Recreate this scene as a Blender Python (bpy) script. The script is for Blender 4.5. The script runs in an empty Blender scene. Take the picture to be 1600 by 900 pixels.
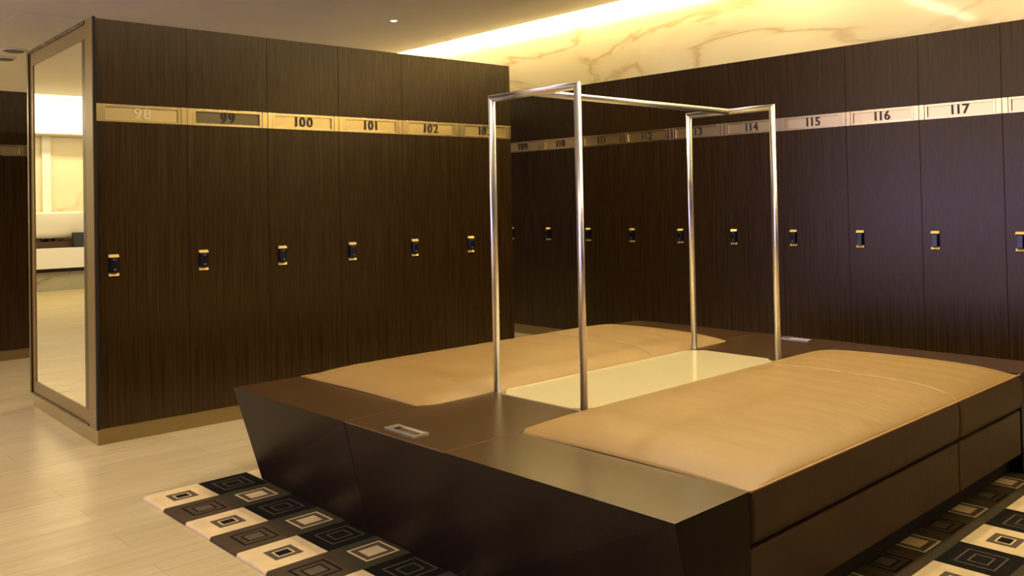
import bpy, bmesh, math, random
from mathutils import Vector, Matrix
random.seed(4)
R = math.radians
scene = bpy.context.scene
C = scene.collection

# ------------------------------------------------------------------ camera
CAM_H, YAW, PITCH, ROLL, FPX = 1.256, 46.9858, 1.0034, -1.1533, 1378.3
fw = Vector((math.cos(R(YAW)), math.sin(R(YAW)), 0)); rt = Vector((math.sin(R(YAW)), -math.cos(R(YAW)), 0)); up = Vector((0, 0, 1))
fw, up = fw*math.cos(R(PITCH)) + up*math.sin(R(PITCH)), up*math.cos(R(PITCH)) - fw*math.sin(R(PITCH))
rt, up = rt*math.cos(R(ROLL)) + up*math.sin(R(ROLL)), up*math.cos(R(ROLL)) - rt*math.sin(R(ROLL))
cd = bpy.data.cameras.new('camera'); cam = bpy.data.objects.new('camera', cd); C.objects.link(cam)
m = Matrix((rt, up, -fw)).transposed().to_4x4(); m.translation = Vector((0, 0, CAM_H)); cam.matrix_world = m
cd.sensor_width = 36; cd.lens = 36*FPX/1600; cd.shift_y = (292.83-450)/1600; cd.clip_start = .02
scene.camera = cam

# ------------------------------------------------------------------ world, exposure, large lights
ZC = 3.08            # ceiling height
w = bpy.data.worlds.new('world'); scene.world = w; w.use_nodes = True
w.node_tree.nodes['Background'].inputs[0].default_value = (.9, .8, .6, 1)
w.node_tree.nodes['Background'].inputs[1].default_value = .02
scene.view_settings.view_transform = 'Standard'; scene.view_settings.look = 'None'
scene.view_settings.exposure = 0.0; scene.view_settings.gamma = 1; scene.view_settings.use_curve_mapping = False
WARM = (1, .79, .40); WARM2 = (1, .84, .55); COOL = (.52, .46, 1)

def area(name, loc, direction, sx, sy, watts, col, spread=180):
    l = bpy.data.lights.new(name, 'AREA'); l.shape = 'RECTANGLE'; l.size = sx; l.size_y = sy; l.energy = watts; l.color = col[:3]
    l.spread = R(spread)
    o = bpy.data.objects.new(name, l); C.objects.link(o); o.location = loc
    o.rotation_euler = Vector(direction).to_track_quat('-Z', 'Y').to_euler()
    return o
# light strip hidden in the slot above the ceiling edge, washing the marble wall
area('cove_light', (6.21, 4.6, 3.36), (.5, 0, -1), 18, .05, 230, WARM)
area('cove_wash_light', (6.12, 4.6, 3.22), (1, 0, -.25), 18, .06, 420, WARM)
# the ceiling's own slots across the room, each with a light strip above it
area('cross_cove_light', (4.0, 3.45, 3.10), (0, 0, -1), 2.4, .035, 22, WARM2)
area('slot_light', (2.9, 1.66, 3.078), (0, 0, -1), 5.6, .12, 72, WARM2)
# light strips along the top of the pale walls behind the viewpoint
area('front_wall_light', (.8, -6.75, 3.3), (0, -.6, -1), 11, .06, 320, WARM)
area('left_wall_light', (-4.75, 6, 3.3), (-.6, 0, -1), 18, .06, 260, WARM)
# lit wash-room at the far left
area('washroom_light', (-.6, 13.6, 3.02), (0, .25, -1), 4.5, 2.4, 170, (1, .86, .50))
area('washroom_cove_light', (-.8, 15.0, 2.98), (0, 1, -.1), 5.0, .12, 60, (1, .88, .6))
# unseen cool light added in front of the left panelling; no glazing there
area('cool_side_light', (-4.75, 4.4, 1.15), (1, -.02, .02), 6.6, 1.7, 205, COOL)
# soft warm fill added under the ceiling, belonging to no fitting
area('warm_fill_light', (-1.2, 4.6, 3.0), (.1, 0, -1), 3.6, 4.5, 135, WARM)

# ------------------------------------------------------------------ materials
def mat(name, base=(.5,.5,.5), rough=.5, metal=0., **kw):
    M = bpy.data.materials.new(name); M.use_nodes = True
    b = M.node_tree.nodes['Principled BSDF']
    b.inputs['Base Color'].default_value = (*base, 1); b.inputs['Roughness'].default_value = rough; b.inputs['Metallic'].default_value = metal
    for k, v in kw.items(): b.inputs[k.replace('_', ' ')].default_value = v
    return M
def nodes(M): return M.node_tree.nodes, M.node_tree.links, M.node_tree.nodes['Principled BSDF']
def N(M, t, **kw):
    n = M.node_tree.nodes.new(t)
    for k, v in kw.items():
        if isinstance(k, str) and hasattr(n, k): setattr(n, k, v)
    return n
def coords(M, scale=(1,1,1), rot=(0,0,0), kind='Object'):
    tc = N(M, 'ShaderNodeTexCoord'); mp = N(M, 'ShaderNodeMapping')
    mp.inputs['Scale'].default_value = scale; mp.inputs['Rotation'].default_value = rot
    M.node_tree.links.new(tc.outputs[kind], mp.inputs['Vector']); return mp
def noise(M, vec, scale, detail=4, rough=.5, dist=0):
    n = N(M, 'ShaderNodeTexNoise'); n.inputs['Scale'].default_value = scale; n.inputs['Detail'].default_value = detail
    n.inputs['Roughness'].default_value = rough; n.inputs['Distortion'].default_value = dist
    M.node_tree.links.new(vec.outputs[0], n.inputs['Vector']); return n
def ramp(M, fac, stops):
    r = N(M, 'ShaderNodeValToRGB'); e = r.color_ramp.elements
    while len(e) < len(stops): e.new(.5)
    for i, (p, c) in enumerate(stops): e[i].position = p; e[i].color = (*c, 1) if len(c) == 3 else c
    M.node_tree.links.new(fac, r.inputs['Fac']); return r

def wood(name, a, b, stretch, rough=.3, spec=.5, bump=.03, vary=True):
    M = mat(name, a, rough); nd, lk, bs = nodes(M)
    mp = coords(M, stretch); n = noise(M, mp, 1, 6, .65)
    r = ramp(M, n.outputs['Fac'], [(.25, a), (.75, b)]); lk.new(r.outputs[0], bs.inputs['Base Color'])
    bs.inputs['Specular IOR Level'].default_value = spec
    if not vary: return M
    rr = ramp(M, n.outputs['Fac'], [(.3, (rough*.85,)*3), (.7, (rough*1.2,)*3)]); lk.new(rr.outputs[0], bs.inputs['Roughness'])
    bp = N(M, 'ShaderNodeBump'); bp.inputs['Strength'].default_value = bump; bp.inputs['Distance'].default_value = .002
    lk.new(n.outputs['Fac'], bp.inputs['Height']); lk.new(bp.outputs[0], bs.inputs['Normal'])
    bs.inputs['Specular IOR Level'].default_value = spec
    return M
M_LOCK = wood('dark_veneer_vertical', (.010,.0045,.0012), (.050,.026,.0058), (150, 150, 1.6), .27, .48)
M_LOCK.node_tree.nodes['Principled BSDF'].inputs['Specular Tint'].default_value = (1, .86, .66, 1)
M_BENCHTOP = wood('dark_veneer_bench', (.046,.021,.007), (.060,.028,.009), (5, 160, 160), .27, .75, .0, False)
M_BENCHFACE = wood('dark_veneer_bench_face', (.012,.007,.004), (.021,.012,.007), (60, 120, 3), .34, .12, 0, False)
M_EDGE = mat('veneer_edge', (.11,.055,.024), .45)
M_FRAME = wood('bronze_wood_frame', (.13,.075,.013), (.19,.115,.020), (180, 180, 3), .32, .6, .02)
M_DARK = mat('dark_gap', (.006,.005,.004), .7)
M_BRASS = mat('brushed_champagne', (.93,.79,.46), .24, 1.0)
M_BRASS2 = mat('brushed_champagne_panel', (.90,.74,.40), .30, 1.0)
M_GREYPLATE = mat('grey_plate', (.20,.17,.10), .38, .6)
M_GOLD = mat('satin_gold', (1.0,.74,.24), .38, .5)
M_PLINTH = mat('bronze_plinth', (.36,.28,.13), .32, .85)
M_STEEL = mat('brushed_steel', (.86,.86,.90), .31, 1.0)
M_SILVER = mat('satin_silver', (.70,.66,.52), .28, 1.0)
M_BLACK = mat('black_plastic', (.006,.006,.009), .22)
M_DIGIT = mat('dark_digit', (.035,.028,.02), .4)
M_DIGITL = mat('light_digit', (.95,.85,.58), .35, .5)
M_GREYKEY = mat('grey_key', (.12,.13,.15), .4)
M_GLASS = mat('cream_glass', (.66,.58,.34), .10)
M_MIRROR = mat('mirror_glass', (.96,.92,.78), .003, 1.0)
M_CEIL = mat('ceiling_paint', (.80,.77,.73), .85)
M_WHITE = mat('white_paint', (.80,.77,.68), .6)
M_PORC = mat('white_porcelain', (.85,.82,.74), .25)
M_PALE = mat('pale_wall_paint', (.62,.53,.38), .6)
M_DWALL = mat('dark_wall_paint', (.05,.038,.026), .5)
M_SOFF = mat('soffit_paint', (.85,.80,.66), .8)
M_LENS = mat('lamp_lens', (1,.95,.85), .3); M_LENS.node_tree.nodes['Principled BSDF'].inputs['Emission Color'].default_value = (1,.93,.75,1); M_LENS.node_tree.nodes['Principled BSDF'].inputs['Emission Strength'].default_value = 28
M_SOIL = mat('dark_planting', (.05,.025,.01), .8)

def leather(name, a, b, rough=.42, wr=.14):
    M = mat(name, a, rough); nd, lk, bs = nodes(M)
    mp = coords(M, (1,1,1)); n1 = noise(M, mp, 3.0, 3)
    r = ramp(M, n1.outputs['Fac'], [(.3, a), (.7, b)]); lk.new(r.outputs[0], bs.inputs['Base Color'])
    mp2 = coords(M, (9, 2.2, 2)); n2 = noise(M, mp2, 1.4, 4, .5, 1.5)
    n3 = noise(M, mp, 420, 2)
    mx = N(M, 'ShaderNodeMath', operation='MULTIPLY_ADD'); mx.inputs[1].default_value = .04
    lk.new(n3.outputs['Fac'], mx.inputs[0]); lk.new(n2.outputs['Fac'], mx.inputs[2])
    bp = N(M, 'ShaderNodeBump'); bp.inputs['Strength'].default_value = wr; bp.inputs['Distance'].default_value = .012
    lk.new(mx.outputs[0], bp.inputs['Height']); lk.new(bp.outputs[0], bs.inputs['Normal'])
    return M
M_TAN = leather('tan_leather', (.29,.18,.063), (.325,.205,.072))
M_TANSIDE = leather('darker_leather_side', (.050,.020,.0035), (.060,.025,.005), .5, .10)  # darker than the tan tops; used on cushion sides and base panels
M_PIPE = mat('leather_piping', (.50,.27,.10), .4)

def marble(name, base, vein, vein2, scale=1., rough=.09):
    M = mat(name, base, rough); nd, lk, bs = nodes(M)
    mp = coords(M, (scale, scale, scale), (R(35), 0, 0))
    mp.inputs['Scale'].default_value = (scale, scale*.6, scale*1.5)
    n = noise(M, mp, .65, 6, .5, 1.0)
    s = N(M, 'ShaderNodeMath', operation='SUBTRACT'); s.inputs[1].default_value = .5; lk.new(n.outputs['Fac'], s.inputs[0])
    a = N(M, 'ShaderNodeMath', operation='ABSOLUTE'); lk.new(s.outputs[0], a.inputs[0])
    n2 = noise(M, mp, .55, 3, .5)
    gate = ramp(M, n2.outputs['Fac'], [(.44, (0,0,0)), (.60, (1,1,1))])
    line = ramp(M, a.outputs[0], [(0, (1,1,1)), (.004, (.75,.75,.75)), (.022, (0,0,0))])
    wide = ramp(M, a.outputs[0], [(0, (.45,.45,.45)), (.075, (0,0,0))])
    mul = N(M, 'ShaderNodeMath', operation='MULTIPLY'); lk.new(line.outputs[0], mul.inputs[0]); lk.new(gate.outputs[0], mul.inputs[1])
    mul2 = N(M, 'ShaderNodeMath', operation='MULTIPLY'); lk.new(wide.outputs[0], mul2.inputs[0]); lk.new(gate.outputs[0], mul2.inputs[1])
    m1 = N(M, 'ShaderNodeMixRGB'); m1.inputs[1].default_value = (*base, 1); m1.inputs[2].default_value = (*vein2, 1); lk.new(mul2.outputs[0], m1.inputs[0])
    m2 = N(M, 'ShaderNodeMixRGB'); m2.inputs[2].default_value = (*vein, 1); lk.new(m1.outputs[0], m2.inputs[1]); lk.new(mul.outputs[0], m2.inputs[0])
    lk.new(m2.outputs[0], bs.inputs['Base Color'])
    return M
M_MARBLE = marble('cream_marble', (.80,.73,.51), (.56,.44,.24), (.66,.56,.35))
M_MARBLEG = marble('grey_green_marble', (.42,.40,.28), (.16,.13,.07), (.30,.26,.15), 1.6)

def floor_mat():
    M = mat('pale_plank_tile', (.6,.5,.35), .32); nd, lk, bs = nodes(M)
    mp = coords(M, (1,1,1))
    br = N(M, 'ShaderNodeTexBrick'); br.offset = .37
    br.inputs['Scale'].default_value = 1; br.inputs['Brick Width'].default_value = 1.2; br.inputs['Row Height'].default_value = .2
    br.inputs['Mortar Size'].default_value = .0014; br.inputs['Mortar Smooth'].default_value = .3
    br.inputs['Color1'].default_value = (.66,.56,.36,1); br.inputs['Color2'].default_value = (.59,.49,.30,1); br.inputs['Mortar'].default_value = (.38,.31,.20,1)
    lk.new(mp.outputs[0], br.inputs['Vector'])
    g = coords(M, (1.1, 26, 1)); n = noise(M, g, 1.2, 5, .6, .6)
    r = ramp(M, n.outputs['Fac'], [(.3, (.80,.78,.74)), (.7, (1.0,1.0,1.0))])
    mx = N(M, 'ShaderNodeMixRGB'); mx.blend_type = 'MULTIPLY'; mx.inputs[0].default_value = 1
    lk.new(br.outputs['Color'], mx.inputs[1]); lk.new(r.outputs[0], mx.inputs[2]); lk.new(mx.outputs[0], bs.inputs['Base Color'])
    rr = ramp(M, n.outputs['Fac'], [(.3, (.36,)*3), (.7, (.26,)*3)]); lk.new(rr.outputs[0], bs.inputs['Roughness'])
    return M
M_FLOOR = floor_mat()

def pile(name, col):
    M = mat(name, col, .95); nd, lk, bs = nodes(M)
    mp = coords(M); n = noise(M, mp, 260, 3); n2 = noise(M, mp, 9, 3)
    r = ramp(M, n2.outputs['Fac'], [(.3, tuple(c*.86 for c in col)), (.7, tuple(min(1, c*1.08) for c in col))]); lk.new(r.outputs[0], bs.inputs['Base Color'])
    bp = N(M, 'ShaderNodeBump'); bp.inputs['Strength'].default_value = .5; bp.inputs['Distance'].default_value = .004
    lk.new(n.outputs['Fac'], bp.inputs['Height']); lk.new(bp.outputs[0], bs.inputs['Normal'])
    bs.inputs['Specular IOR Level'].default_value = .15
    return M
M_CREAM = pile('cream_pile', (.74,.58,.34)); M_BROWNP = pile('brown_pile', (.078,.054,.031)); M_OLIVE = pile('olive_pile', (.060,.051,.027)); M_BLACKP = pile('black_pile', (.009,.0075,.006))
M_TAUPE = pile('taupe_pile', (.12,.09,.06))

# ------------------------------------------------------------------ helpers
def box(bm, x0, x1, y0, y1, z0, z1, mi=0, bevel=0):
    v = [bm.verts.new((x, y, z)) for z in (z0, z1) for x, y in ((x0,y0),(x1,y0),(x1,y1),(x0,y1))]
    fs = [(3,2,1,0),(4,5,6,7),(0,1,5,4),(1,2,6,5),(2,3,7,6),(3,0,4,7)]
    faces = [bm.faces.new([v[i] for i in f]) for f in fs]
    for f in faces: f.material_index = mi
    if bevel:
        ed = list({e for f in faces for e in f.edges})
        r = bmesh.ops.bevel(bm, geom=ed, offset=bevel, segments=2, affect='EDGES', profile=.6)
        for f in r['faces']: f.material_index = mi
def prism(bm, bottom, top, mi=0, bevel=0):
    n = len(bottom); vb = [bm.verts.new(p) for p in bottom]; vt = [bm.verts.new(p) for p in top]
    faces = [bm.faces.new(vb[::-1]), bm.faces.new(vt)] + [bm.faces.new((vb[i], vb[(i+1)%n], vt[(i+1)%n], vt[i])) for i in range(n)]
    for f in faces: f.material_index = mi
    if bevel:
        ed = list({e for f in faces for e in f.edges}); r = bmesh.ops.bevel(bm, geom=ed, offset=bevel, segments=2, affect='EDGES', profile=.6)
        for f in r['faces']: f.material_index = mi
def cyl(bm, p, q, r, seg=20, mi=0, cap=True, r2=None):
    p, q = Vector(p), Vector(q); d = (q-p).normalized(); a = d.orthogonal().normalized(); b = d.cross(a); r2 = r if r2 is None else r2
    A = [bm.verts.new(p + r*(a*math.cos(t)+b*math.sin(t))) for t in [2*math.pi*i/seg for i in range(seg)]]
    B = [bm.verts.new(q + r2*(a*math.cos(t)+b*math.sin(t))) for t in [2*math.pi*i/seg for i in range(seg)]]
    for i in range(seg):
        f = bm.faces.new((A[i], A[(i+1)%seg], B[(i+1)%seg], B[i])); f.smooth = True; f.material_index = mi
    if cap:
        f = bm.faces.new(A[::-1]); f.material_index = mi; f = bm.faces.new(B); f.material_index = mi
def tube(bm, pts, r, seg=10):
    pts = [Vector(p) for p in pts]; rings = []
    for i, p in enumerate(pts):
        d = (pts[min(i+1, len(pts)-1)] - pts[max(i-1, 0)]).normalized()
        a = d.cross(Vector((0,0,1)))
        a = a.normalized() if a.length > 1e-4 else Vector((1,0,0)); b = d.cross(a)
        rings.append([bm.verts.new(p + r*(a*math.cos(t)+b*math.sin(t))) for t in [2*math.pi*k/seg for k in range(seg)]])
    for A, B in zip(rings, rings[1:]):
        for k in range(seg):
            f = bm.faces.new((A[k], A[(k+1)%seg], B[(k+1)%seg], B[k])); f.smooth = True
    bm.faces.new(rings[0][::-1]); bm.faces.new(rings[-1])
def mesh(name, bm, mats):
    bmesh.ops.recalc_face_normals(bm, faces=bm.faces)
    me = bpy.data.meshes.new(name); bm.to_mesh(me); bm.free()
    for q in (mats if isinstance(mats, (list, tuple)) else [mats]): me.materials.append(q)
    return me
def link(name, me, parent=None):
    o = bpy.data.objects.new(name, me); C.objects.link(o)
    if parent: o.parent = parent
    return o
def obj(name, bm, mats, parent=None): return link(name, mesh(name, bm, mats), parent)
def struct(name, bm, mats): o = obj(name, bm, mats); o['kind'] = 'structure'; return o
def thing(name, label, cat, loc=(0,0,0), rz=0, group=None):
    o = bpy.data.objects.new(name, None); C.objects.link(o); o.location = loc; o.rotation_euler = (0,0,rz); o.empty_display_size = .1
    tag(o, label, cat, group); return o
def tag(o, label, cat, group=None):
    o['label'] = label; o['category'] = cat
    if group: o['group'] = group
    return o
def BX(*a, **k):
    bm = bmesh.new(); box(bm, *a, **k); return bm

# ------------------------------------------------------------------ room shell
bm = BX(-5, 6.6, -7, 16.2, -.12, 0); struct('floor', bm, M_FLOOR)
# ceiling: lower slab ends short of the marble wall, leaving the light slot; a narrow slot also runs across the room
bm = bmesh.new()
SY0, SY1, SX0 = 3.38, 3.52, 2.1
box(bm, -5, 6.22, SY1, 16.2, ZC, ZC+.05); box(bm, -5, 6.22, 1.73, SY0, ZC, ZC+.05); box(bm, -5, 6.22, -7, 1.59, ZC, ZC+.05); box(bm, -5, .05, 1.59, 1.73, ZC, ZC+.05); box(bm, 5.75, 6.22, 1.59, 1.73, ZC, ZC+.05); box(bm, -5, SX0, SY0, SY1, ZC, ZC+.05)
struct('ceiling', bm, M_CEIL)
struct('ceiling_upper', BX(-5, 6.6, -7, 16.2, 3.5, 3.56), M_SOFF)
struct('wall_right', BX(6.39, 6.6, -7, 16.2, 0, 3.5), M_MARBLE)
struct('wall_left', BX(-5.1, -5, -7, 16.2, 0, 3.5), M_MARBLE)
struct('wall_back', BX(-5, 6.39, 16, 16.2, 0, 3.5), M_MARBLE)
struct('wall_front', BX(-5, 6.39, -7.1, -7, 0, 3.5), M_MARBLE)
# dark panelling below the marble on the two walls behind the viewpoint
struct('wall_panelling_front', BX(-4.8, 6.3, -6.999, -6.8, 0.001, 2.3), M_LOCK)
struct('wall_panelling_left', BX(-4.999, -4.8, -6.79, 11.5, 0.001, 2.3), M_LOCK)

# ------------------------------------------------------------------ lockers
LW = .4972; ZP, ZS0, ZS1, LH = .0878, 1.7424, 1.8392, 2.3; GAP = .0012
def text_mesh(s, size, mats, dx=0):
    cu = bpy.data.curves.new('digits', 'FONT'); cu.body = s; cu.size = size; cu.extrude = .0035; cu.offset = size*.012
    cu.align_x = 'CENTER'; cu.align_y = 'CENTER'; cu.space_character = 1.02
    o = bpy.data.objects.new('digits_source', cu); C.objects.link(o)
    bpy.context.view_layer.update()
    me = bpy.data.meshes.new_from_object(o.evaluated_get(bpy.context.evaluated_depsgraph_get()))
    bpy.data.objects.remove(o); bpy.data.curves.remove(cu)
    me.transform(Matrix.Translation((dx,0,0))); me.transform(Matrix.Rotation(R(90), 4, 'X')); me.name = 'digits'
    me.materials.clear(); me.materials.append(mats)
    return me
def shared():
    S = {}
    S['upper_panel'] = mesh('upper_panel', BX(GAP, LW-GAP, 0, .02, ZS1+.002, LH, bevel=.001), M_LOCK)
    S['door'] = mesh('door', BX(GAP, LW-GAP, 0, .02, ZP, ZS0-.002, bevel=.001), M_LOCK)
    # number plate frame: raised end posts, thin bevelled rim
    bm = bmesh.new(); z0, z1 = ZS0, ZS1; yb = .02
    box(bm, GAP, .034, -.004, yb, z0, z1, bevel=.001); box(bm, LW-.034, LW-GAP, -.004, yb, z0, z1, bevel=.001)
    box(bm, .0355, .052, -.001, yb, z0, z1, bevel=.0008); box(bm, LW-.052, LW-.0355, -.001, yb, z0, z1, bevel=.0008)
    box(bm, .052, LW-.052, -.001, yb, z0, z0+.013, bevel=.0008); box(bm, .052, LW-.052, -.001, yb, z1-.015, z1, bevel=.0008)
    S['number_frame'] = mesh('number_frame', bm, M_BRASS)
    S['number_panel'] = mesh('number_panel', BX(.0525, LW-.0525, .010, yb, z0+.0135, z1-.0155), M_BRASS2)
    S['number_panel_grey'] = mesh('number_panel', BX(.0525, LW-.0525, .010, yb, z0+.0135, z1-.0155), M_GREYPLATE)
    # lock: gold plate with black keypad body
    bm = bmesh.new(); cx = .083; hw = .0265
    box(bm, cx-hw, cx+hw, -.003, 0, .903, 1.020, mi=1)
    for za, zb_, lip in ((1.004, 1.020, .016), (.903, .919, .012)):
        prism(bm, [(cx-hw,-.003,za),(cx+hw,-.003,za),(cx+hw,-.003-lip,za),(cx-hw,-.003-lip,za)], [(cx-hw,-.003,zb_),(cx+hw,-.003,zb_),(cx+hw,-.007,zb_),(cx-hw,-.007,zb_)], bevel=.0008)
    S['lock_plate'] = mesh('lock_plate', bm, [M_GOLD, M_BLACK])
    bm = bmesh.new()
    prism(bm, [(cx-.024,-.004,.9195),(cx+.024,-.004,.9195),(cx+.018,-.028,.922),(cx-.018,-.028,.922)], [(cx-.024,-.004,1.0035),(cx+.024,-.004,1.0035),(cx+.018,-.024,1.000),(cx-.018,-.024,1.000)], bevel=.002)
    S['keypad'] = mesh('keypad', bm, M_BLACK)
    bm = bmesh.new(); cyl(bm, (cx, -.0275, .938), (cx, -.0295, .938), .0065, 14)
    S['button'] = mesh('button', bm, M_GREYKEY); S['indicator'] = mesh('indicator', BX(cx-.008, cx+.008, -.0265, -.0245, .988, .994), M_GREYKEY)
    return S
S = shared()
DIG = {(c, q.name): text_mesh(c, .084, q) for c in '0123456789' for q in (M_DIGIT, M_DIGITL)}
def locker(num, loc, rz, depth, label, group, digit=M_DIGIT, grey=False, lock=True):
    t = thing('locker', label, 'locker', loc, rz, group)
    body = obj('body', BX(.0015, LW-.0015, .0205, depth-.001, ZP, LH), M_LOCK, t)
    link('upper_panel', S['upper_panel'], t)
    d = link('door', S['door'], t)
    nf = link('number_frame', S['number_frame'], t)
    link('number_panel', S['number_panel_grey' if grey else 'number_panel'], nf)
    if num:
        ADV = .052 if digit is not None else 0; WD = {'1': .036}
        ws = [WD.get(c, .051) for c in num]; x = LW/2 - sum(ws)/2
        for c, wc in zip(num, ws):
            o = link('digit', DIG[(c, digit.name)], nf); o.location = (x+wc/2, .0065, (ZS0+ZS1)/2 - .001); x += wc
    if lock:
        link('lock_plate', S['lock_plate'], d); link('keypad', S['keypad'], d); link('button', S['button'], d); link('indicator', S['indicator'], d)
    return t
# left bank
LX, LY, LA = 1.601, 4.9935, R(-1.4978); ld = Vector((math.cos(LA), math.sin(LA), 0)); ln = Vector((-math.sin(LA), math.cos(LA), 0)); L0 = Vector((LX, LY, 0))
LDEP = 1.3736
extra = {98: 'light digits on a brass plate, next to the mirror', 99: 'the only one with a grey number plate', 100: 'brass plate', 101: 'brass plate', 102: 'brass plate', 103: 'last of its row, partly behind the steel post'}
for i in range(6):
    n = 98+i
    locker(str(n), L0 + ld*LW*i, LA, LDEP/2, 'dark wood locker numbered %d, %s' % (n, extra[n]), 'lockers of the row on the left',
           M_DIGITL if n == 98 else M_DIGIT, n == 99)
bm = BX(.0, LW*6, LDEP/2+.001, LDEP, ZP, LH); o = struct('wall_partition', bm, M_LOCK); o.location = L0; o.rotation_euler = (0,0,LA)
o = struct('baseboard_left', BX(-.004, LW*6-.03, .006, LDEP-.03, 0, ZP-.0005, bevel=.002), M_PLINTH); o.location = L0; o.rotation_euler = (0,0,LA)
# framed mirror on the end of the left bank: local x out of the end face (-), y along the depth
t = thing('framed_mirror', 'tall mirror in a bronze wood frame on the end of the left locker row', 'mirror', L0, LA)
T0, T1, ZB, ZT = -.019, 1.376, .086, 2.305
def frame_bar(y0, y1, z0, z1, x0=-.022, x1=0.0): return BX(x0, x1, y0, y1, z0, z1, bevel=.0015)
bm = bmesh.new()
box(bm, -.016, -.0005, T0+.012, .118, ZB, ZT, bevel=.002); obj('near_stile', bm, M_FRAME, t)
obj('shadow_gap', BX(-.0145, -.0005, T0, T0+.0115, ZB, ZT), M_DARK, t)
bm = bmesh.new(); box(bm, -.010, -.0005, 1.262, 1.3345, ZB+.0125, ZT-.0185, bevel=.001); obj('far_stile', bm, M_FRAME, t)
bm = bmesh.new(); box(bm, -.020, -.0005, 1.335, T1, ZB, ZT, bevel=.002); obj('outer_edge', bm, M_LOCK, t)
bm = bmesh.new(); box(bm, -.010, -.0005, .1185, 1.2615, 2.205, ZT-.0185, bevel=.001); obj('top_rail', bm, M_FRAME, t)
bm = bmesh.new(); box(bm, -.020, -.0005, .1185, 1.3345, ZT-.018, ZT, bevel=.002); obj('top_edge', bm, M_LOCK, t)
bm = bmesh.new(); box(bm, -.010, -.0005, .1185, 1.2615, ZB+.0125, .172, bevel=.001); obj('bottom_rail', bm, M_FRAME, t)
bm = bmesh.new(); box(bm, -.020, -.0005, .1185, 1.3345, ZB, ZB+.012, bevel=.002); obj('bottom_edge', bm, M_LOCK, t)
obj('inner_liner', BX(-.012, -.0005, .1185, .192, .1725, 2.2045, bevel=.001), M_LOCK, t)
obj('mirror_glass', BX(-.005, -.0007, .1925, 1.2615, .1725, 2.2045), M_MIRROR, t)
# right bank
RX, RY, RA = 5.8548, 5.8682, R(.3811); rd = Vector((math.sin(RA), -math.cos(RA), 0)); R0 = Vector((RX, RY, 0))
for i in range(-2, 10):
    n = 110+i
    lab = {108: 'far left of the back row, behind the left row', 109: 'partly hidden behind the left row end', 118: 'at the right edge of the picture', 119: 'right of number 118'}.get(n, 'in the back row')
    locker('%d' % n, R0 + rd*LW*i, RA-R(90), .52, 'dark wood locker numbered %d, %s' % (n, lab), 'lockers of the back row on the right')
o = struct('baseboard_right', BX(-2*LW, 10*LW, .006, .52, 0, ZP-.0005, bevel=.002), M_PLINTH); o.location = R0; o.rotation_euler = (0,0,RA-R(90))
# far bank at the left edge
FX, FY = 1.643, 8.45
for i in range(3):
    locker('90' if i == 0 else '', (FX+LW*i, FY, 0), 0, .6, ['dark wood locker far behind the mirror at the left edge of the picture', 'dark wood locker of the far row, right of the leftmost one', 'dark wood locker of the far row, third from its open end'][i], 'lockers of the far row', lock=(i > 0))
struct('baseboard_back', BX(FX, FX+3*LW, FY+.008, FY+.6, 0, ZP-.0005, bevel=.002), M_PLINTH)

struct('wall_far_row', BX(FX+3*LW+.002, 5.2, FY, FY+.6, 0, 2.3), M_LOCK)

# ------------------------------------------------------------------ rug
PX, PY, RX0, RY0, NC, NR, RZ = .2345, .2231, 1.445, 3.925, 15, 17, .014
bm = bmesh.new()
def quad_ring(x0, x1, y0, y1, ins, mi):
    a = [(x0,y0),(x1,y0),(x1,y1),(x0,y1)]; b = [(x0+ins,y0+ins),(x1-ins,y0+ins),(x1-ins,y1-ins),(x0+ins,y1-ins)]
    for k in range(4):
        f = bm.faces.new([bm.verts.new((*p, RZ)) for p in (a[k], a[(k+1)%4], b[(k+1)%4], b[k])]); f.material_index = mi
    return b[0][0], b[2][0], b[0][1], b[2][1]
# material slots: 0 cream 1 brown 2 olive 3 black 4 taupe
DES = {(0,0): [(0,.062),(4,.022),(0,.006),(3,0)], (1,0): [(3,.046),(4,.006),(3,.026),(4,.006),(3,0)],
       (0,1): [(1,.046),(3,.010),(1,.020),(3,.008),(4,0)], (1,1): [(2,.046),(0,.009),(4,.022),(0,0)]}
for c in range(NC):
    for r in range(NR):
        b = (RX0+c*PX, RX0+(c+1)*PX, RY0-(r+1)*PY, RY0-r*PY)
        for mi, ins in DES[(c%2, r%2)]:
            if ins: b = quad_ring(*b, ins, mi)
            else:
                f = bm.faces.new([bm.verts.new((x, y, RZ)) for x, y in ((b[0],b[2]),(b[1],b[2]),(b[1],b[3]),(b[0],b[3]))]); f.material_index = mi
# rolled side edge of the pile, following the tile colours
X1, Y1 = RX0+NC*PX, RY0-NR*PY
def edge_strip(p, q, nx, ny, mi):
    prev = None
    for k in range(5):
        t_ = k/4*math.pi/2; off = .009*math.sin(t_); z = .001 + (RZ-.001)*math.cos(t_)
        cur = [bm.verts.new((p[0]+nx*off, p[1]+ny*off, z)), bm.verts.new((q[0]+nx*off, q[1]+ny*off, z))]
        if prev: f = bm.faces.new((prev[0], prev[1], cur[1], cur[0])); f.material_index = mi; f.smooth = True
        prev = cur
top = lambda c, r: DES[(c%2, r%2)][0][0]
for r in range(NR):
    edge_strip((RX0, RY0-r*PY), (RX0, RY0-(r+1)*PY), -1, 0, top(0, r)); edge_strip((X1, RY0-r*PY), (X1, RY0-(r+1)*PY), 1, 0, top(NC-1, r))
for c in range(NC):
    edge_strip((RX0+c*PX, RY0), (RX0+(c+1)*PX, RY0), 0, 1, top(c, 0)); edge_strip((RX0+c*PX, Y1), (RX0+(c+1)*PX, Y1), 0, -1, top(c, NR-1))
f = bm.faces.new([bm.verts.new((x, y, .0008)) for x, y in ((RX0,Y1),(X1,Y1),(X1,RY0),(RX0,RY0))])
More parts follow.
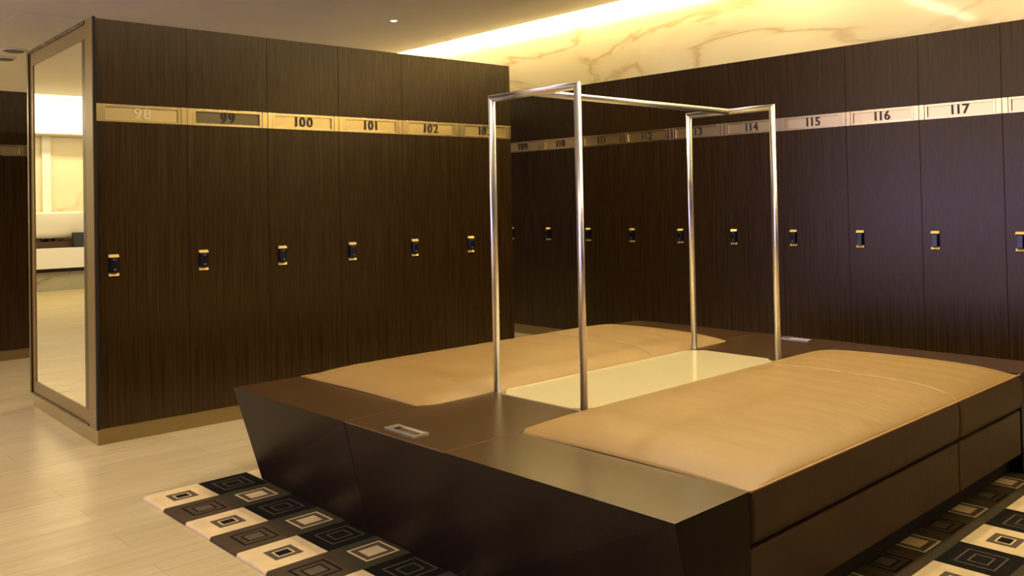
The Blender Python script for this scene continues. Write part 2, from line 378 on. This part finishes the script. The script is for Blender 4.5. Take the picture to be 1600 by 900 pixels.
bmesh.ops.remove_doubles(bm, verts=bm.verts, dist=.0001)
tag(obj('rug', bm, [M_CREAM, M_BROWNP, M_OLIVE, M_BLACKP, M_TAUPE]), 'checkered rug of nested squares in cream, brown and black under the bench', 'rug')

# ------------------------------------------------------------------ bench
HB = .454; BX0, BXC, BX1 = 1.781, 3.214, 4.647; BY0, BYA, BYB, BY1 = 1.343, 2.257, 2.854, 3.768
XI0, XI1 = 2.118, 4.310; TX0, TX1 = 2.494, 3.934; LEAN = .156; BZ = RZ+.001
B = thing('bench', 'dark wood bench with two tan leather seats and a cream glass table between them', 'bench', (BXC, (BY0+BY1)/2, BZ))
def bobj(name, bm, mats, parent=B):      # children are modelled in room coordinates
    o = obj(name, bm, mats, parent)
    if parent is B: o.data.transform(Matrix.Translation(-B.location))
    else: o.data.transform(Matrix.Translation(-B.location))
    return o
def end_section(x_out, x_in, y0, y1, lean, top=HB):
    bm = bmesh.new(); s = 1 if x_in > x_out else -1
    bot = [(x_out+s*lean[0], y0, BZ), (x_in, y0, BZ), (x_in, y1, BZ), (x_out+s*lean[1], y1, BZ)]
    tp = [(x_out, y0, top), (x_in, y0, top), (x_in, y1, top), (x_out, y1, top)]
    prism(bm, bot, tp, 1, bevel=.0016)
    bmesh.ops.recalc_face_normals(bm, faces=bm.faces)
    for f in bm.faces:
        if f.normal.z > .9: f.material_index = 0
    return bm
for xo, xi, tx, nm in ((BX0, XI0, TX0, 'near'), (BX1, XI1, TX1, 'far')):
    s = 1 if xi > xo else -1
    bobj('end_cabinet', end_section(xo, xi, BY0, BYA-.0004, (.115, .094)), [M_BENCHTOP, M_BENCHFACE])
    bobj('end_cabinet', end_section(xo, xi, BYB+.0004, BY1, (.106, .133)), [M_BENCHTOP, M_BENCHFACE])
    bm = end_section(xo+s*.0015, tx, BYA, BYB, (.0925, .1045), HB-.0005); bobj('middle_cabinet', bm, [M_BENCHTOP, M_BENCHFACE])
    bm = bmesh.new()
    for y in (BYA, BYB): box(bm, min(xo+s*.004, xi), max(xo+s*.004, xi), y-.0018, y+.0018, HB-.01, HB+.0006)
    a, b_ = sorted((xo+s*.0012, xo+s*.0035)); box(bm, a, b_, BYA, BYB, HB-.003, HB+.0006)
    bobj('edge_trim', bm, M_EDGE)
# middle carcass under the table
bobj('core', BX(TX0, TX1, BYA+.002, BYB-.002, BZ, HB-.035), M_BENCHFACE)
# table: metal tray with an eight-sided cream glass sheet
bm = bmesh.new(); TY0, TY1 = 2.29, 2.82
box(bm, TX0+.001, TX1-.001, TY0, TY1, HB-.034, HB-.004, bevel=.001)
tr = bobj('table_tray', bm, M_SILVER)
bm = bmesh.new(); ch = .07; a0, a1, b0, b1 = TX0+.006, TX1-.006, TY0+.008, TY1-.008
P8 = [(a0+ch,b0),(a1-ch,b0),(a1,b0+ch),(a1,b1-ch),(a1-ch,b1),(a0+ch,b1),(a0,b1-ch),(a0,b0+ch)]
prism(bm, [(x,y,HB-.004) for x,y in P8], [(x,y,HB+.002) for x,y in P8], bevel=.001); bobj('table_top', bm, M_GLASS)
# side rails between cushions and table
bobj('side_rail', BX(TX0, TX1, BYA+.002, TY0-.001, HB-.034, HB-.006), M_BENCHFACE); bobj('side_rail', BX(TX0, TX1, TY1+.001, BYB-.002, HB-.034, HB-.006), M_BENCHFACE)
# seats
def cushion(y0, y1, outer):
    """puffed cushion with a seam at x = 3.60; outer = -1 / +1 : side that shows its full height"""
    bm = bmesh.new(); ny = 44; x0, x1 = XI0+.003, XI1-.003; zb = .306; seam = 3.60
    def sm(t): return max(0., min(1., t))
    xs = {round(x0 + (x1-x0)*(i/96 - .24*math.sin(2*math.pi*i/96)/math.pi*.95), 5) for i in range(97)}
    xs = [x for x in xs if abs(x-seam) > .03] + [seam + d for d in (-.026,-.018,-.012,-.008,-.005,-.0025,0,.0025,.005,.008,.012,.018,.026)]
    xs = sorted(xs); nx = len(xs)-1; grid = []
    for X in xs:
        row = []
        for j in range(ny+1):
            v = j/ny; vv = v - .12*math.sin(2*math.pi*v)/(2*math.pi)*4
            Y = y0 + (y1-y0)*vv
            dx = min(X-x0, x1-X); dy = min(Y-y0, y1-Y)
            ex = 1-math.exp(-dx/.075); ey = 1-math.exp(-dy/.075)
            crown = .052*ex*ey + .006*math.sin(math.pi*vv)
            ds = abs(X-seam); crown -= .011*math.exp(-(ds/.007)**2)*ex*ey**.5
            # drawn corners
            cr = math.exp(-((dx/.05)**2+(dy/.05)**2)); crown -= .004*cr
            Xs, Ys = X, Y
            k = math.exp(-(dy/.05)); Xs += (.012*k if X-x0 < .2 and dx < .1 else 0)*math.exp(-dx/.03)
            wr = 0.0007*math.sin(46*X + 7*Y + 3*math.sin(5*Y)) * ex*ey
            row.append(bm.verts.new((Xs, Ys, HB-.004+crown+wr)))
        grid.append(row)
    for i in range(nx):
        for j in range(ny):
            f = bm.faces.new((grid[i][j], grid[i+1][j], grid[i+1][j+1], grid[i][j+1])); f.smooth = True
    # side skirt: bulging slightly
    ring = [grid[i][0] for i in range(nx+1)] + [grid[nx][j] for j in range(1, ny+1)] + [grid[i][ny] for i in range(nx-1, -1, -1)] + [grid[0][j] for j in range(ny-1, 0, -1)]
    cx, cy = (x0+x1)/2, (y0+y1)/2; prev = ring
    for k in range(1, 9):
        t_ = k/8; bul = .006*math.sin(math.pi*t_); cur = []
        for vtx in ring:
            X, Y, Z = vtx.co; ox = -1 if abs(X-x0) < .014 else (1 if abs(X-x1) < .001 else 0); oy = -1 if abs(Y-y0) < .0005 else (1 if abs(Y-y1) < .0005 else 0)
            g = .006*math.exp(-((X-seam)/.012)**2)
            cur.append(bm.verts.new((X + ox*0, Y + oy*(bul-g)*(1 if oy == outer else 0), Z*(1-t_) + zb*t_)))
        for q in range(len(ring)):
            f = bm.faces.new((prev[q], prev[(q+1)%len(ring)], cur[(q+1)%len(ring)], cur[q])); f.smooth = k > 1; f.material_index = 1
        prev = cur
    bm.faces.new(prev)
    for e in bm.edges:
        pass
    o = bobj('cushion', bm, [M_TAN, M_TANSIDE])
    pts = [(v.co.x, v.co.y, v.co.z) for v in []]
    yo = y0 if outer < 0 else y1
    bm = bmesh.new(); tube(bm, [(x0+(x1-x0)*i/60, yo + outer*.0015, HB-.004+.001) for i in range(61)], .0035, 8)
    p = bobj('piping', bm, M_PIPE, o)
    return o
cushion(BY0+.002, BYA+.04, -1)
cushion(BYB-.04, BY1-.002, +1)
# upholstered base panels under the seats
for outer, yo in ((-1, BY0), (1, BY1)):
    for xa, xb in ((XI0+.003, 3.598), (3.602, XI1-.003)):
        ya, yb = sorted((yo-outer*.004, yo-outer*.05))
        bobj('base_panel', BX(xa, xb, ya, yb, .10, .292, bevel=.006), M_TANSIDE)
    ya, yb = sorted((yo-outer*.045 - outer*.008, (BYA if outer < 0 else BYB)))
    bobj('seat_box', BX(XI0+.001, XI1-.001, ya, yb, BZ, .304), M_DARK)
# flush socket trays in the middle cabinets
for sx in (1, -1):
    cx = 1.862 if sx == 1 else BX1-(1.862-BX0); cy = 2.572
    bm = bmesh.new(); a0, a1, b0, b1 = cx-.031, cx+.031, cy-.092, cy+.092; z0, z1 = HB-.0004, HB+.0035
    box(bm, a0, a1, b0, b0+.010, z0, z1, bevel=.0006); box(bm, a0, a1, b1-.028, b1, z0, z1, bevel=.0006); box(bm, a0, a0+.011, b0+.0105, b1-.0285, z0, z1, bevel=.0006); box(bm, a1-.011, a1, b0+.0105, b1-.0285, z0, z1, bevel=.0006)
    so = bobj('socket_plate', bm, M_STEEL)
    bm = bmesh.new(); box(bm, a0+.0112, a1-.0112, b0+.0106, b1-.0286, HB-.0003, HB+.0008); bobj('socket_insert', bm, M_BRASS, so)
    bm = bmesh.new(); box(bm, a0+.013, a1-.016, b1-.050, b1-.032, HB+.0009, HB+.002); bobj('socket_hole', bm, M_BLACK, so)

# ------------------------------------------------------------------ clothes rail
RT, RR = 1.7178, .0150
t = thing('clothes_rail', 'brushed steel clothes rail frame of four posts standing on the glass table', 'clothes rail', (BXC, 2.555, HB))
def robj(name, bm, mats=M_STEEL):
    o = obj(name, bm, mats, t); o.data.transform(Matrix.Translation(-t.location)); return o
ya, yb = 2.3057, 2.8025
for x in (TX0+.012, TX1-.012):
    zt = RT-RR
    for y, s in ((ya, 1), (yb, -1)):
        bm = bmesh.new(); seg = 24                                  # post with a mitred top
        A = []; Bt = []
        for k in range(seg):
            a = 2*math.pi*k/seg; dx, dy = RR*math.cos(a), RR*math.sin(a)
            A.append(bm.verts.new((x+dx, y+dy, HB+.0025))); Bt.append(bm.verts.new((x+dx, y+dy, zt - s*dy)))
        for k in range(seg):
            f = bm.faces.new((A[k], A[(k+1)%seg], Bt[(k+1)%seg], Bt[k])); f.smooth = True
        bm.faces.new(A[::-1]); bm.faces.new(Bt); robj('post', bm)
    bm = bmesh.new(); A = []; Bt = []
    for k in range(24):
        a = 2*math.pi*k/24; dx, dz = RR*math.cos(a), RR*math.sin(a)
        A.append(bm.verts.new((x+dx, ya-dz, zt+dz))); Bt.append(bm.verts.new((x+dx, yb+dz, zt+dz)))
    for k in range(24):
        f = bm.faces.new((A[k], A[(k+1)%24], Bt[(k+1)%24], Bt[k])); f.smooth = True
    bm.faces.new(A[::-1]); bm.faces.new(Bt); robj('crossbar', bm)
bm = bmesh.new(); cyl(bm, (TX0+.012, 2.554, RT-RR), (TX1-.012, 2.554, RT-RR), RR-.0005, 24); robj('hanging_bar', bm)

# ------------------------------------------------------------------ ceiling fittings
def downlight(x, y, label, power=55, spot=True):
    t = thing('downlight', label, 'ceiling light', (x, y, ZC), 0, 'small round ceiling lights')
    bm = bmesh.new()
    for r0, r1, z0, z1 in ((.048, .036, 0, -.004), (.036, .028, -.004, .0-.001)):
        seg = 28
        A = [bm.verts.new((r0*math.cos(2*math.pi*k/seg), r0*math.sin(2*math.pi*k/seg), z0)) for k in range(seg)]
        Bv = [bm.verts.new((r1*math.cos(2*math.pi*k/seg), r1*math.sin(2*math.pi*k/seg), z1)) for k in range(seg)]
        for k in range(seg): f = bm.faces.new((A[k], A[(k+1)%seg], Bv[(k+1)%seg], Bv[k])); f.smooth = True
    link('bezel', mesh('bezel', bm, M_WHITE), t)
    bm = bmesh.new(); cyl(bm, (0,0,-.0005), (0,0,-.003), .027, 24); obj('lens', bm, M_LENS, t)
    if spot:
        l = bpy.data.lights.new('spot', 'SPOT'); l.energy = power; l.color = (1,.82,.50); l.spot_size = R(105); l.spot_blend = .8; l.shadow_soft_size = .03
        o = bpy.data.objects.new('spot', l); C.objects.link(o); o.location = (0,0,-.02); o.parent = t
for x, y, lab in ((5.10,7.13,'small round ceiling light near the glowing ceiling edge above the left lockers'), (5.1,5.0,'small round ceiling light above the aisle before the back lockers'),
                  (3.10,7.15,'small round ceiling light behind the left locker row'), (3.25,7.15,'second of a pair of ceiling lights behind the left locker row'),
                  (2.6,2.1,'small round ceiling light above the near seat of the bench'), (3.9,2.1,'small round ceiling light above the far end of the near seat'),
                  (2.6,3.05,'small round ceiling light above the far seat of the bench'), (.9,4.6,'small round ceiling light above the open floor'), (.3,7.2,'small round ceiling light above the mirror aisle')):
    downlight(x, y, lab)
tag(obj('ceiling_hatch', BX(2.2, 2.8, 8.85, 9.4, ZC-.004, ZC-.0005, bevel=.001), M_CEIL), 'flush rectangular access hatch in the ceiling above the mirror', 'ceiling hatch')
for x, y, r, lab in ((2.66, 10.96, .14, 'round ceiling vent with white rim, right of a smaller one'), (2.71, 11.6, .13, 'round white smoke detector on the ceiling at the left edge')):
    t = thing('ceiling_vent' if r > .12 else 'smoke_detector', lab, 'ceiling vent' if r > .12 else 'smoke detector', (x, y, ZC))
    bm = bmesh.new(); cyl(bm, (0,0,-.0005), (0,0,-.02), r, 32, r2=r*.9); obj('rim', bm, M_WHITE, t)
    bm = bmesh.new(); cyl(bm, (0,0,-.0205), (0,0,-.03 if r > .12 else -.045), r*.78, 28, r2=r*.6); obj('centre', bm, mat('grey_centre', (.16,.13,.09), .6), t)

# ------------------------------------------------------------------ wash-room seen in the mirror
struct('trim_1', BX(-4, 1.25, 15.55, 15.999, 2.52, ZC-.001), M_SOFF)
struct('trim_2', BX(-.60, -.47, 15.93, 15.999, .3, 2.519), M_PORC)
t = thing('counter', 'long pale stone counter on a grey marble base, seen in the mirror', 'counter', (-1.4, 15.3, 0))
obj('base', BX(-2.2, 2.4, .12, .68, 0, .30), M_MARBLEG, t); obj('countertop', BX(-2.2, 2.4, 0, .68, .36, .68, bevel=.006), M_PORC, t); obj('shadow_gap', BX(-2.2, 2.4, .06, .68, .301, .359), M_DARK, t)
# round-ended white basin, dark planting box, dark bin
bm = bmesh.new(); nseg = 24
prof = [(.0,.30),(.10,.36),(.24,.42),(.38,.44),(.42,.44)]
rings = []
for z, hw in prof:
    ring = []
    for k in range(nseg):
        a = 2*math.pi*k/nseg; ex = .9 + hw*.3
        c, s_ = math.cos(a), math.sin(a)
        ring.append(bm.verts.new((math.copysign(abs(c)**.5, c)*(ex*.62+.1), math.copysign(abs(s_)**.6, s_)*hw*.55, z)))
    rings.append(ring)
for A, Bv in zip(rings, rings[1:]):
    for k in range(nseg): f = bm.faces.new((A[k], A[(k+1)%nseg], Bv[(k+1)%nseg], Bv[k])); f.smooth = True
bm.faces.new(rings[0][::-1]); bm.faces.new(rings[-1])
o = tag(obj('basin', bm, M_PORC), 'large white rounded basin above the pale counter, seen in the mirror', 'basin'); o.location = (-.40, 15.72, .84)
bm = bmesh.new(); box(bm, -.75, .75, -.12, .12, 0, .10, bevel=.01)
for k in range(60):
    x, y = random.uniform(-.7,.7), random.uniform(-.10,.10); r = random.uniform(.02,.045)
    bmesh.ops.create_icosphere(bm, subdivisions=1, radius=r, matrix=Matrix.Translation((x, y, .105)))
o = tag(obj('planter', bm, M_SOIL), 'low dark brown planter of pebbles on the pale counter, seen in the mirror', 'planter'); o.location = (-.75, 15.62, .681)
bm = BX(-.09, .09, -.07, .07, 0, .24, bevel=.008); o = tag(obj('box', bm, mat('dark_green_box', (.03,.03,.02), .4)), 'dark square box at the right end of the counter, seen in the mirror', 'box'); o.location = (-.88, 15.40, .681)
